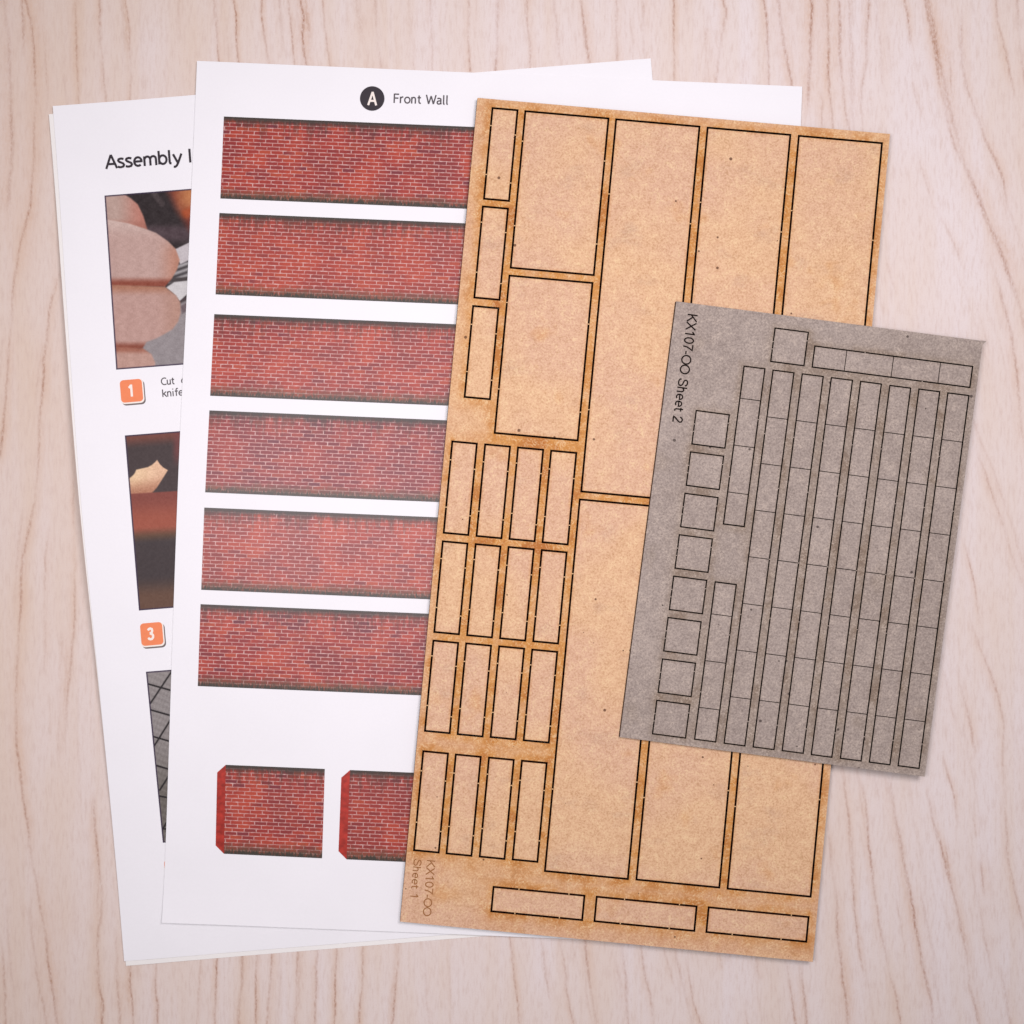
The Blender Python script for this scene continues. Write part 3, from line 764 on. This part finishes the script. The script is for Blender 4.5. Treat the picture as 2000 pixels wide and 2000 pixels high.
def paint_hands(x, y):
    c = (54, 46, 48)
    c = lerp(c, (84, 68, 74), 0.9 * smooth(26, 6, seg_d(x, y, (285, 455), (372, 455))) * smooth(425, 450, y))
    c = lerp(c, (92, 80, 82), 0.6 * smooth(9, 2, seg_d(x, y, (300, 376), (316, 398))))
    # thumb, top right
    t = poly_soft(x, y, [(322, 360), (345, 410), (372, 450), (420, 470), (420, 350)], 11)
    tc = lerp((122, 58, 50), (190, 122, 82), smooth(322, 372, x) * smooth(440, 385, y))
    tc = lerp(tc, (170, 84, 54), smooth(14, 3, seg_d(x, y, (362, 418), (395, 400))))
    c = lerp(c, tc, t)
    # cutting mat
    c = lerp(c, (148, 138, 142), poly_soft(x, y, [(270, 740), (278, 670), (330, 640), (352, 592), (420, 560), (420, 740)], 4))
    # knife
    g = poly_soft(x, y, [(338, 500), (420, 470), (420, 560), (326, 562)], 2)
    st = 118 + 46 * math.sin((y + 0.35 * x) * .55)
    st = lerp((st, st - 6, st - 2), (74, 66, 68), smooth(7, 2, abs(y + .05 * x - 564)))
    c = lerp(c, st, g)
    c = lerp(c, (196, 186, 192), poly_soft(x, y, BLADE, 1.5))
    c = lerp(c, (206, 200, 204), poly_soft(x, y, BLADE2, 1.5))
    c = lerp(c, (80, 66, 70), smooth(2.2, 1, seg_d(x, y, (350, 590), (375, 574))))
    c = lerp(c, (110, 94, 100), poly_soft(x, y, [(352, 598), (380, 585), (380, 600), (356, 612)], 3))
    # fingers
    fa = lerp((188, 158, 150), (188, 126, 114), smooth(225, 280, x))
    fa = lerp(fa, (166, 108, 96), smooth(424, 440, y) * .6)
    c = lerp(c, fa, poly_soft(x, y, FINGER_A, 2.2))
    fb = lerp((206, 178, 172), (192, 158, 152), smooth(428, 470, y))
    fb = lerp(fb, (184, 126, 106), smooth(300, 350, x) * smooth(450, 500, y) * .8)
    fb = lerp(fb, (140, 74, 60), smooth(538, 554, y))
    c = lerp(c, fb, poly_soft(x, y, FINGER_B, 2.0))
    fc = lerp((172, 120, 100), (188, 150, 143), smooth(560, 580, y))
    fc = lerp(fc, (176, 132, 116), smooth(300, 350, x) * .6)
    fc = lerp(fc, (138, 76, 62), smooth(664, 678, y))
    c = lerp(c, fc, poly_soft(x, y, FINGER_C, 2.4))
    fd = lerp((160, 102, 86), (188, 148, 138), smooth(682, 694, y))
    c = lerp(c, fd, poly_soft(x, y, FINGER_D, 2.4))
    n = (hash2(round(x / 3), round(y / 3)) - .5) * 9 + 4 * math.sin(x * .21 + 2 * math.sin(y * .13)) * math.sin(y * .17 + x * .05)
    return tuple(max(0, v + n) for v in c)


SPLINT = [(220 + a / 12.075, 840 + b / 12.075) for a, b in
          [(300, 1180), (395, 1140), (480, 1070), (520, 1020), (560, 935), (720, 900), (830, 875), (930, 820), (1000, 760), (1050, 705), (1110, 800), (1190, 880),
           (1300, 945), (1230, 1060), (1110, 1250), (1040, 1360), (920, 1490), (440, 1550), (300, 1560)]]


def paint_splint(x, y):
    c = lerp((116, 70, 62), (72, 60, 61), smooth(855, 880, y + (x - 240) * .08))
    c = lerp(c, (118, 66, 66), .8 * smooth(333, 346, x) * smooth(920, 880, y))
    w = lerp((236, 200, 164), (226, 182, 154), smooth(250, 320, x))
    w = lerp(w, (180, 124, 100), smooth(930, 966, y + (x - 250) * .12))
    w = tuple(v + (hash2(round(x / 2.5), round(y / 2.5)) - .5) * 16 for v in w)
    c = lerp(c, w, poly_soft(x, y, SPLINT, 1.2))
    yy = y + (x - 250) * .06
    s = lerp((132, 70, 62), (158, 84, 68), smooth(970, 1020, yy))
    s = lerp(s, (98, 72, 58), smooth(1030, 1052, yy))
    s = lerp(s, (68, 58, 60), smooth(1046, 1064, yy))
    s = lerp(s, (104, 76, 64), smooth(1125, 1170, yy))
    c = lerp(c, s, smooth(963, 966.5, yy))
    n = (hash2(round(x / 4), round(y / 4)) - .5) * 6
    return tuple(max(0, v + n) for v in c)


SLABS = [((320 + 0, 0), (0, 0))]
SLAB_LINES = [((220 + a / 4.83, 1280 + b / 4.83), (220 + c / 4.83, 1280 + d / 4.83)) for a, b, c, d in
              [(335, 270, 730, 381), (355, 455, 580, 117), (360, 515, 740, 622), (380, 765, 730, 867), (395, 850, 600, 522), (415, 1040, 700, 1124),
               (445, 1270, 620, 996), (440, 1327, 650, 1367), (475, 1632, 600, 1670), (470, 1640, 640, 1370)]]


def paint_slabs(x, y):
    c = lerp((146, 137, 138), (112, 104, 100), smooth(1420, 1580, y))
    n = math.sin(x * .9 + y * .31) * 3 + math.sin(x * .23 - y * .52 + 2) * 5 + (hash2(round(x / 2), round(y / 2)) - .5) * 12
    c = tuple(v + n for v in c)
    d = min(seg_d(x, y, a, b) for a, b in SLAB_LINES)
    return lerp(c, (44, 40, 42), smooth(2.3, 1.1, d))


def framed(paint, quad, bw=2.6):
    (tl, tr, bl, br) = [np.array(p, float) for p in quad]
    wid, hei = np.hypot(*(tr - tl)), np.hypot(*(bl - tl))

    def fn(u, v):
        return tl * (1 - u) * (1 - v) + tr * u * (1 - v) + bl * (1 - u) * v + br * u * v

    def col(x, y):
        # nearest border by distance to the four edges
        d = min(seg_d(x, y, tl, tr), seg_d(x, y, bl, br), seg_d(x, y, tl, bl))
        return lerp(paint(x, y), (66, 54, 76), smooth(bw + .5, bw - .7, d))
    return fn, col, int(wid / 1.25), int(hei / 1.3)


for paint, quad in ((paint_hands, [(204, 382), (420, 365), (227, 722), (440, 706)]),
                    (paint_splint, [(243.8, 850.5), (390, 839), (271.4, 1192.5), (400, 1182)]),
                    (paint_slabs, [(285, 1312), (380, 1304.5), (318, 1646), (380, 1641)])):
    fn, col, nu, nv = framed(paint, quad)
    patch('printed_photo', fn, nu, nv, Z_INSTR + INK, [INKPHOTO], instr, colour=col)

text_mark('title_text', 'Assembly I', (204.8, 330.3), (374.6, 317.2), 27, lambda x, y: on_sheet(x, y, Z_INSTR + INK), BLACKINK, instr, .165)
text_mark('step_text', 'Cut  o', (314.5, 752.5), (364.5, 748.6), 14.5, lambda x, y: on_sheet(x, y, Z_INSTR + INK), GREYINK, instr, .15)
text_mark('step_text', 'knife', (317, 775.5), (359, 772.2), 14.5, lambda x, y: on_sheet(x, y, Z_INSTR + INK), GREYINK, instr, .15)


def rounded(cx, cy, w, h, r, ang):
    pts = []
    ca, sa = math.cos(ang), math.sin(ang)
    for (sx, sy, a0) in ((1, 1, 0), (-1, 1, 90), (-1, -1, 180), (1, -1, 270)):
        for k in range(7):
            a = math.radians(a0 + k * 15)
            x = sx * (w / 2 - r) + r * math.cos(a)
            y = sy * (h / 2 - r) + r * math.sin(a)
            pts.append((cx + ca * x - sa * y, cy + sa * x + ca * y))
    return pts[::-1]


def badge(cx, cy, digit):
    ang = math.radians(-4.8)
    root = poly_mark('number_badge', rounded(cx, cy, 43, 44, 7, ang), Z_INSTR + INK * 3, ORANGE, instr)
    poly_mark('badge_rim', rounded(cx + 1.2, cy + 1.4, 46, 47, 8, ang), Z_INSTR + INK * 2, WHITEINK, root)
    poly_mark('badge_shadow', rounded(cx + 3.6, cy + 4.2, 46, 47, 8, ang), Z_INSTR + INK, SHADOWINK, root)
    if digit:
        e = (math.cos(ang), math.sin(ang))
        hw = 4.6 if digit == '1' else 6.8
        bx, by = cx - 0.5 - math.sin(ang) * -11.5, cy + 11.5
        text_mark('numeral', digit, (bx - e[0] * hw, by - e[1] * hw), (bx + e[0] * hw, by + e[1] * hw), 23.5,
                  lambda x, y: on_sheet(x, y, Z_INSTR + INK * 4), WHITEINK, root, .19)


badge(256.8, 763.2, '1')
badge(296.4, 1238.2, '3')
badge(343.5, 1700, None)

# ---- what is printed on the brick sheet
ZB = Z_BRICKS + INK
poly_mark('heading_badge', [(727 + 24 * math.cos(a), 192.4 + 24 * math.sin(a)) for a in np.linspace(0, -2 * math.pi, 49)[:-1]], ZB, BLACKINK, bricks)
hb_root = bricks.children[-1]
text_mark('badge_letter', 'A', (717.2, 205.2), (736.6, 205.9), 26.0, lambda x, y: on_sheet(x, y, ZB + INK), WHITEINK, hb_root, .15)
text_mark('heading_text', 'Front Wall', (768.2, 201.0), (876.3, 204.8), 18.2, lambda x, y: on_sheet(x, y, ZB), GREYINK, bricks, .15, .03)

STRIPS = [((437.3, 227.5), (430.4, 387.7)), ((428.6, 416), (421, 575)), ((418.5, 613.5), (410.5, 773)),
          ((409, 801.5), (400.7, 961.6)), ((399, 991.3), (393, 1152)), ((391.7, 1180), (386.3, 1340))]
for k, (tl, bl) in enumerate(STRIPS):
    tl, bl = np.array(tl), np.array(bl)
    ex = np.array([1.0, 0.0418])
    wid = 1040.0
    hgt = np.hypot(*(bl - tl))

    def fn(u, v, tl=tl, bl=bl):
        return tl + (bl - tl) * v + ex * (wid * u)
    patch('brick_panel', fn, 40, 6, ZB, [BRICK], bricks, uvs={
        'mm': lambda u, v, k=k, h=hgt: (u * wid / 5.6 + 37.3 * k + 211, v * h / 5.6 + 20.15 * 1.3 * k + 5.6),
        'edge': lambda u, v: (u, v)})


def small_panel(tl, bl, tr, br, ch):
    """end wall print: a plain red glue flap with cut corners, then brickwork"""
    tl, bl, tr, br = map(lambda p: np.array(p, float), (tl, bl, tr, br))
    flap = 0.078
    o = patch('brick_end_panel', lambda u, v: (tl * (1 - v) + bl * v) * (1 - u) + (tr * (1 - v) + br * v) * u, 8, 8, ZB, [BRICK2], bricks, uvs={
        'mm': lambda u, v: (u * 34.5 + ch, v * 31.2 + 50.7), 'edge': lambda u, v: (u, v)})
    e = (tl - tr) / np.hypot(*(tl - tr)) * 16.5
    dn = (bl - tl) / np.hypot(*(bl - tl))
    pts = [tl, tl + e + dn * 15.5, bl + e - dn * 15.5, bl]
    poly_mark('glue_flap', [tuple(p) for p in pts][::-1], ZB, REDTAB, o)
    return o


small_panel((441, 1493.8), (437.3, 1667.5), (634.4, 1501.8), (629, 1676.4), 333)
small_panel((683.7, 1504), (677, 1678.5), (877, 1512), (871, 1687), 517)


# ------------------------------------------------------------------ laser cut boards
def inv_bilinear(quad, p):
    tl, tr, bl, br = [np.array(q, float) for q in quad]
    u = v = 0.5
    p = np.array(p, float)
    for _ in range(8):
        f = tl * (1 - u) * (1 - v) + tr * u * (1 - v) + bl * (1 - u) * v + br * u * v - p
        du = (tr - tl) * (1 - v) + (br - bl) * v
        dv = (bl - tl) * (1 - u) + (br - tr) * u
        d = np.linalg.solve(np.stack([du, dv], 1), f)
        u -= d[0]
        v -= d[1]
    return u, v


class Board:
    def __init__(self, name, quad, z0, z1, kerf, face, char, edge, nib):
        self.quad = quad
        self.z0, self.z1 = z0, z1
        self.kerf = kerf
        self.face, self.char, self.edge, self.nib = face, char, edge, nib
        self.c = [np.array(W(p[0], p[1], z1)) for p in quad]
        self.wid = np.linalg.norm(self.c[1] - self.c[0])
        self.hei = np.linalg.norm(self.c[2] - self.c[0])
        self.root = bpy.data.objects.new(name, None)
        self.root.empty_display_size = 0.02
        cx = sum(self.c) / 4
        self.origin = np.array([cx[0], cx[1], z0])
        self.root.location = self.origin
        COL.objects.link(self.root)
        self.rects = []

    def rect(self, pts):
        """four picture corners TL TR BR BL -> local rectangle in metres"""
        uv = [inv_bilinear(self.quad, p) for p in pts]
        u0 = (uv[0][0] + uv[3][0]) / 2 * self.wid
        u1 = (uv[1][0] + uv[2][0]) / 2 * self.wid
        v0 = (uv[0][1] + uv[1][1]) / 2 * self.hei
        v1 = (uv[2][1] + uv[3][1]) / 2 * self.hei
        return (u0, v0, u1, v1)

    def P(self, u, v, z):
        u, v = u / self.wid, v / self.hei
        tl, tr, bl, br = self.c
        p = tl * (1 - u) * (1 - v) + tr * u * (1 - v) + bl * (1 - u) * v + br * u * v
        return (p[0] - self.origin[0], p[1] - self.origin[1], z - self.origin[2])

    def mark(self, px, py):
        x, y, z = W(px, py, self.z1 + 0.00004)
        return (x - self.origin[0], y - self.origin[1], z - self.origin[2])

    def piece(self, name, r, nibs, scores=(), score_w=0.00028, axis='v'):
        u0, v0, u1, v1 = r
        h = self.kerf / 2
        zt, zb = self.z1, self.z0 + 0.00005
        vs, fs, fm = [], [], []

        def box(a, b, ta, tb):
            n = len(vs)
            for (q, z) in ((a, tb), (b, ta)):
                for (x, y) in ((q[0], q[1]), (q[2], q[1]), (q[2], q[3]), (q[0], q[3])):
                    vs.append(self.P(x, y, z))
            return n
        e = 0.00003
        n = box((u0 - h + e, v0 - h + e, u1 + h - e, v1 + h - e), (u0 + h, v0 + h, u1 - h, v1 - h), zt, zb)
        # the face: a rim browned by the cut and a clean middle
        m = len(vs)
        q = 0.0011
        for (x, y) in ((u0 + h + q, v0 + h + q), (u1 - h - q, v0 + h + q), (u1 - h - q, v1 - h - q), (u0 + h + q, v1 - h - q)):
            vs.append(self.P(x, y, zt))
        fs.append((m + 3, m + 2, m + 1, m))
        fm.append(0)
        for k in range(4):
            a, b = k, (k + 1) % 4
            fs.append((n + 4 + b, n + 4 + a, m + a, m + b))
            fm.append(0)
        rim = range(n + 4, n + 8)
        for k in range(4):
            a, b = n + k, n + (k + 1) % 4
            fs.append((b, a, a + 4, b + 4))
            fm.append(1)
        fs.append((n, n + 1, n + 2, n + 3))
        fm.append(1)
        zn = zt - 0.00030
        for side, t in nibs:
            g = 0.00016
            if side in 'lr':
                c = v0 + (v1 - v0) * t
                u = u0 if side == 'l' else u1
                q = (u - h + e, c - g, u + h - e, c + g)
            else:
                c = u0 + (u1 - u0) * t
                v = v0 if side == 't' else v1
                q = (c - g, v - h + e, c + g, v + h - e)
            n = box(q, q, zn, zn - 0.0006)
            fs.append((n + 7, n + 6, n + 5, n + 4))
            fm.append(2)
            for k in range(4):
                a, b = n + k, n + (k + 1) % 4
                fs.append((b, a, a + 4, b + 4))
                fm.append(2)
        for t in scores:                                   # half-cut fold lines
            sw = score_w / 2
            if axis == 'v':
                c = v0 + (v1 - v0) * t
                q = (u0 + h, c - sw, u1 - h, c + sw)
            else:
                c = u0 + (u1 - u0) * t
                q = (c - sw, v0 + h, c + sw, v1 - h)
            n = len(vs)
            for (x, y) in ((q[0], q[1]), (q[0], q[3]), (q[2], q[3]), (q[2], q[1])):
                vs.append(self.P(x, y, zt + 0.00002))
            fs.append((n, n + 1, n + 2, n + 3))
            fm.append(1)
        me = mesh(name, vs, fs, [self.face, self.char, self.nib], fm)
        at = me.attributes.new('scorch', 'FLOAT', 'POINT')
        at.data.foreach_set('value', [0.30 if k in rim else 0.0 for k in range(len(vs))])
        o = link(name, me, self.root)
        self.rects.append(r)
        return o

    def frame(self, name, reach, step=0.0022, extra=None):
        h = self.kerf / 2
        holes = [(a - h, b - h, c + h, d + h) for a, b, c, d in self.rects]

        def cuts(lo, hi, vals):
            s = {round(lo, 6), round(hi, 6)}
            for q in vals:
                s.add(round(q, 6))
            s = sorted(s)
            out = [s[0]]
            for q in s[1:]:
                n = max(1, int((q - out[-1]) / step))
                p = out[-1]
                for k in range(1, n + 1):
                    out.append(p + (q - p) * k / n)
            return out
        us = cuts(0, self.wid, [x for q in holes for x in (q[0], q[2])])
        vsl = cuts(0, self.hei, [x for q in holes for x in (q[1], q[3])])
        A = np.array(holes)
        bm = bmesh.new()
        lay = bm.verts.layers.float.new('scorch')
        grid = {}

        def vert(i, j):
            if (i, j) not in grid:
                u, v = us[i], vsl[j]
                w = bm.verts.new(self.P(u, v, self.z1))
                dx = np.maximum(np.maximum(A[:, 0] - u, u - A[:, 2]), 0)
                dy = np.maximum(np.maximum(A[:, 1] - v, v - A[:, 3]), 0)
                d = np.sqrt(dx * dx + dy * dy)
                k = np.exp(-d / reach)
                w[lay] = float(min(1.0, 0.72 * k.max() + 0.28 * min(1.0, k.sum() - k.max())))
                grid[(i, j)] = w
            return grid[(i, j)]
        for j in range(len(vsl) - 1):
            cv = (vsl[j] + vsl[j + 1]) / 2
            for i in range(len(us) - 1):
                cu = (us[i] + us[i + 1]) / 2
                if np.any((A[:, 0] < cu) & (cu < A[:, 2]) & (A[:, 1] < cv) & (cv < A[:, 3])):
                    continue
                bm.faces.new((vert(i, j), vert(i, j + 1), vert(i + 1, j + 1), vert(i + 1, j))).material_index = 0
        bm.edges.ensure_lookup_table()
        rim = [e for e in bm.edges if len(e.link_faces) == 1]
        low = {}
        dz = self.z0 - self.z1

        left = {w for (i, j), w in grid.items() if i == 0}

        def lower(v):
            if v not in low:
                sh = 0.00026 if v in left else 0.0            # the beam leaned: the left edge slopes outward
                low[v] = bm.verts.new((v.co.x - sh, v.co.y, v.co.z + dz))
            return low[v]
        outer = set()
        for (i, j), w in grid.items():
            if i in (0, len(us) - 1) or j in (0, len(vsl) - 1):
                outer.add(w)
        for e in rim:
            lp = e.link_loops[0]
            a, b = lp.vert, lp.link_loop_next.vert
            f = bm.faces.new((b, a, lower(a), lower(b)))
            f.material_index = 2 if (a in outer and b in outer) else 1
        if extra:
            extra(bm, self)
        me = bpy.data.meshes.new(name)
        bm.to_mesh(me)
        bm.free()
        for m in (self.face, self.char, self.edge):
            me.materials.append(m)
        return link(name, me, self.root)


def reg(ox, oy, pts, s=2.76):
    return [(ox + x / s, oy + y / s) for x, y in pts]


A = (600, 0)
B = (650, 650)
C = (1300, 0)
D = (650, 1300)
E = (1300, 1300)


def pt(o, x, y):
    return (o[0] + x / 2.76, o[1] + y / 2.76)


hard = Board('hardboard_sheet', [(932.8, 191.0), (1738.4, 261.6), (781.5, 1800), (1587.3, 1878.6)], 0.0017, 0.0042, 0.00070, HB, CHAR, EDGEBURN, NIB)
tag(hard.root, 'tan hardboard sheet with black laser cut rectangles, lying on the brick print', 'hardboard sheet')


def ext(p, q, y):
    t = (y - p[1]) / (q[1] - p[1])
    return (p[0] + (q[0] - p[0]) * t, y)


hrects = [
    [pt(A, 1000, 582), pt(A, 1135, 595), pt(A, 1087, 1081), pt(A, 952, 1073)],
    [pt(A, 946, 1113), pt(A, 1083, 1125), pt(A, 1036, 1614), pt(A, 902, 1606)],
    [pt(A, 893, 1650), pt(A, 1030, 1661), pt(B, 848, 356), pt(B, 712, 348)],
    [pt(A, 1176, 600), pt(A, 1623, 638), pt(A, 1546, 1483), pt(A, 1097, 1443)],
    [pt(A, 1090, 1486), pt(A, 1538, 1525), pt(B, 1320, 579), pt(B, 873, 541)],
]
for row in (((643, 585), (776, 598), (731, 1088), (599, 1080)), ((820, 602), (955, 613), (910, 1106), (776, 1097)),
            ((998, 618), (1134, 631), (1088, 1122), (953, 1113)), ((1176, 635), (1312, 648), (1267, 1140), (1132, 1130)),
            ((592, 1124), (726, 1136), (680, 1624), (548, 1614)), ((770, 1140), (905, 1151), (857, 1640), (724, 1632)),
            ((947, 1155), (1083, 1167), (1038, 1658), (902, 1648)), ((1125, 1170), (1260, 1185), (1215, 1673), (1082, 1665))):
    hrects.append([pt(B, *p) for p in row])
for t, b in ((((541, 1659), (676, 1672)), ((630, 364), (498, 352))), (((717, 1674), (853, 1687)), ((808, 382), (675, 370))),
             (((895, 1690), (1030, 1702)), ((987, 398), (853, 385))), (((1073, 1707), (1210, 1721)), ((1164, 415), (1031, 403)))):
    hrects.append([pt(B, *p) for p in t] + [pt(D, *p) for p in b])
for row in (((486, 462), (619, 473), (573, 1006), (439, 997)), ((662, 480), (796, 491), (749, 1025), (614, 1013)),
            ((840, 495), (974, 509), (927, 1042), (794, 1030)), ((1018, 513), (1152, 525), (1104, 1057), (971, 1046))):
    hrects.append([pt(D, *p) for p in row])
nib_sets = [[('l', .73), ('r', .27), ('l', .19), ('r', .8)], [('l', .17), ('r', .26), ('l', .72), ('r', .82)], [('l', .72), ('r', .28), ('r', .79), ('l', .2)]]
tall = []
for k, r in enumerate(hrects):
    hard.piece('cut_panel', hard.rect(r), nib_sets[k % 3])
# the tall columns that run on under the grey card
c2 = hard.rect([pt(A, 1667, 642), pt(C, 183, 684), pt(C, 183 - 0.0936 * 1845, 684 + 1845), pt(B, 1338, 855)])
c2 = (c2[0], c2[1], hard.rect([pt(A, 1667, 642), pt(C, 183, 684), pt(C, 95, 1615), pt(A, 1338, 1000)])[2], hard.rect([pt(B, 1338, 855)] * 3 + [pt(B, 1338, 855)])[1])
l2 = hard.rect([pt(B, 1330, 898), pt(D, 1659, 402), pt(D, 1592, 1150), pt(D, 1145, 1108)])
l2 = (hard.rect([pt(B, 1330, 898)] * 3 + [pt(D, 1145, 1108)])[0], hard.rect([pt(B, 1330, 898)] * 4)[1], l2[2], l2[3])
c3t = hard.rect([pt(C, 226, 688), pt(C, 671, 727), pt(C, 585, 1680), pt(C, 140, 1622)])
c4t = hard.rect([pt(C, 717, 732), pt(C, 1166, 772), pt(C, 1076, 1745), pt(C, 631, 1685)])
c3b = hard.rect([pt(D, 1705, 410), pt(E, 356, 470), pt(E, 291, 1195), pt(D, 1638, 1155)])
c4b = hard.rect([pt(E, 402, 475), pt(E, 848, 533), pt(E, 782, 1245), pt(E, 334, 1203)])
tallnib = [('l', .2), ('r', .26), ('l', .78), ('r', .74)]
for top, bot in ((c2, l2), (c3t, c3b), (c4t, c4b)):
    hard.piece('cut_panel', (top[0], top[1], top[2], c2[3]), tallnib)
    hard.piece('cut_panel', (bot[0], l2[1], bot[2], bot[3]), tallnib)
hn = [('t', .28), ('t', .83), ('b', .26), ('b', .75)]
hard.piece('cut_panel', hard.rect([pt(D, 866, 1193), pt(D, 1356, 1240), pt(D, 1345, 1370), pt(D, 855, 1326)]), hn)
hard.piece('cut_panel', hard.rect([pt(D, 1422, 1247), pt(E, 166, 1297), pt(E, 156, 1430), pt(D, 1411, 1378)]), hn)
hard.piece('cut_panel', hard.rect([pt(E, 231, 1304), pt(E, 769, 1354), pt(E, 760, 1488), pt(E, 221, 1437)]), hn)
hard.frame('sheet_frame', 0.0034)
text_mark('sheet_lettering', 'KX107-OO', pt(D, 508, 1047), pt(D, 484, 1350), 16.5, hard.mark, BURNTEXT, hard.root, .13)
text_mark('sheet_lettering', 'Sheet 1', pt(D, 437, 1040), pt(D, 418, 1246), 15.5, hard.mark, BURNTEXT, hard.root, .13)

card = Board('card_sheet', [(1321, 588.5), (1920, 666), (1210.5, 1439.5), (1806, 1517)], 0.0043, 0.0058, 0.00048, CARD, CHARCARD, plain('card_edge', alb(84, 66, 58), 0.85, 0.1), NIBCARD)
tag(card.root, 'smaller grey card sheet with thin laser cut strips and squares, overlapping the tan board', 'card sheet')
F = (1300, 650)
sq = [[pt(C, 590, 1768), pt(C, 768, 1792), pt(F, 747, 177), pt(F, 567, 155)]]
for k in range(8):
    dx, dy = -30.35 * k, 223.2 * k
    sq.append([pt(F, 165 + dx, 420 + dy), pt(F, 343 + dx, 441 + dy), pt(F, 320 + dx, 622 + dy), pt(F, 142 + dx, 599 + dy)])
for r in sq:
    card.piece('cut_square', card.rect(r), [('l', .4), ('r', .25), ('l', .62)])
card.piece('cut_strip', card.rect([pt(F, 805, 71), pt(F, 1655, 182), pt(F, 1640, 295), pt(F, 790, 184)]), [('t', .32), ('b', .7)], (.203, .5, .797), axis='u')
card.piece('cut_strip', card.rect([pt(F, 423, 180), pt(F, 536, 194), pt(F, 423, 1044), pt(F, 312, 1031)]), [('r', .32), ('l', .7)], (.203, .5, .797))
card.piece('cut_strip', card.rect([pt(F, 267, 1343), pt(F, 381, 1357), pt(E, 270, 411), pt(E, 157, 397)]), [('r', .32), ('l', .7)], (.203, .5, .797))
tops = [((580, 201), (692, 216)), ((737, 221), (850, 236)), ((893, 242), (1008, 256)), ((1051, 262), (1162, 276)), ((1208, 284), (1320, 298)), ((1365, 304), (1477, 317)), ((1521, 324), (1633, 338))]
bots = [((315, 418), (427, 433)), ((472, 438), (584, 453)), ((629, 459), (741, 472)), ((786, 480), (897, 494)), ((943, 500), (1055, 514)), ((1099, 521), (1210, 534)), ((1254, 541), (1368, 553))]
for t, b in zip(tops, bots):
    r = [pt(F, *t[0]), pt(F, *t[1]), pt(E, *b[1]), pt(E, *b[0])]
    card.piece('cut_strip', card.rect(r), [('l', .17), ('r', .31), ('l', .655), ('r', .935), ('r', .5)], [k / 8 for k in range(1, 8)])


def burr(bm, bd):
    z0, z1 = bd.z0, bd.z1 - 0.0001
    pts = [(1917, 665), (1926.5, 666.5), (1922, 671), (1917.5, 675)]
    top = [bm.verts.new(tuple(np.array(W(x, y, z1)) - bd.origin)) for x, y in pts]
    bot = [bm.verts.new(tuple(np.array(W(x, y, z1 - 0.0006)) - bd.origin)) for x, y in pts]
    bm.faces.new(top[::-1])
    for k in range(4):
        bm.faces.new((top[k - 1], top[k], bot[k], bot[k - 1])).material_index = 2


card.frame('sheet_frame', 0.0013, 0.0016, burr)
text_mark('sheet_lettering', 'KX107-OO Sheet 2', pt(C, 120, 1690), pt(F, 36, 483), 19.5, card.mark, CHARCARD, card.root, .14)


# ------------------------------------------------------------------ camera and lamps
cam = bpy.data.cameras.new('camera')
cam.sensor_width = 36.0
cam.lens = 36.0 * CAM_H / (2000.0 / PPM)
cam.clip_start = 0.02
cam.clip_end = 20
co = bpy.data.objects.new('camera', cam)
co.location = (0, 0, CAM_H)
COL.objects.link(co)
scene.camera = co
cam.dof.use_dof = True
cam.dof.focus_distance = CAM_H - 0.0045
cam.dof.aperture_fstop = 2.8

world = bpy.data.worlds.new('World')
scene.world = world
world.use_nodes = True
bg = world.node_tree.nodes['Background']
bg.inputs[0].default_value = (0.98, 0.94, 1.0, 1)
bg.inputs[1].default_value = 0.21


def lamp(name, loc, target, size, power, col):
    l = bpy.data.lights.new(name, 'AREA')
    l.shape = 'DISK'
    l.size = size
    l.energy = power
    l.color = col
    l.spread = math.radians(125)
    o = bpy.data.objects.new(name, l)
    o.location = loc
    d = np.array(target, float) - np.array(loc, float)
    from mathutils import Vector
    o.rotation_euler = Vector(d).to_track_quat('-Z', 'Y').to_euler()
    COL.objects.link(o)
    return o


lamp('softbox_lamp', (-0.11, 0.0, 0.57), (-0.07, 0.0, 0), 0.18, 0.80, (1.0, 0.93, 0.985))
lamp('softbox_lamp', (0.16, 0.16, 0.57), (0.07, 0.04, 0), 0.22, 0.99, (1.0, 0.93, 0.985))

scene.view_settings.view_transform = 'Standard'
scene.view_settings.look = 'None'
scene.view_settings.exposure = 0
scene.view_settings.gamma = 1
scene.view_settings.use_curve_mapping = False
scene.render.engine = 'CYCLES'
scene.cycles.max_bounces = 6
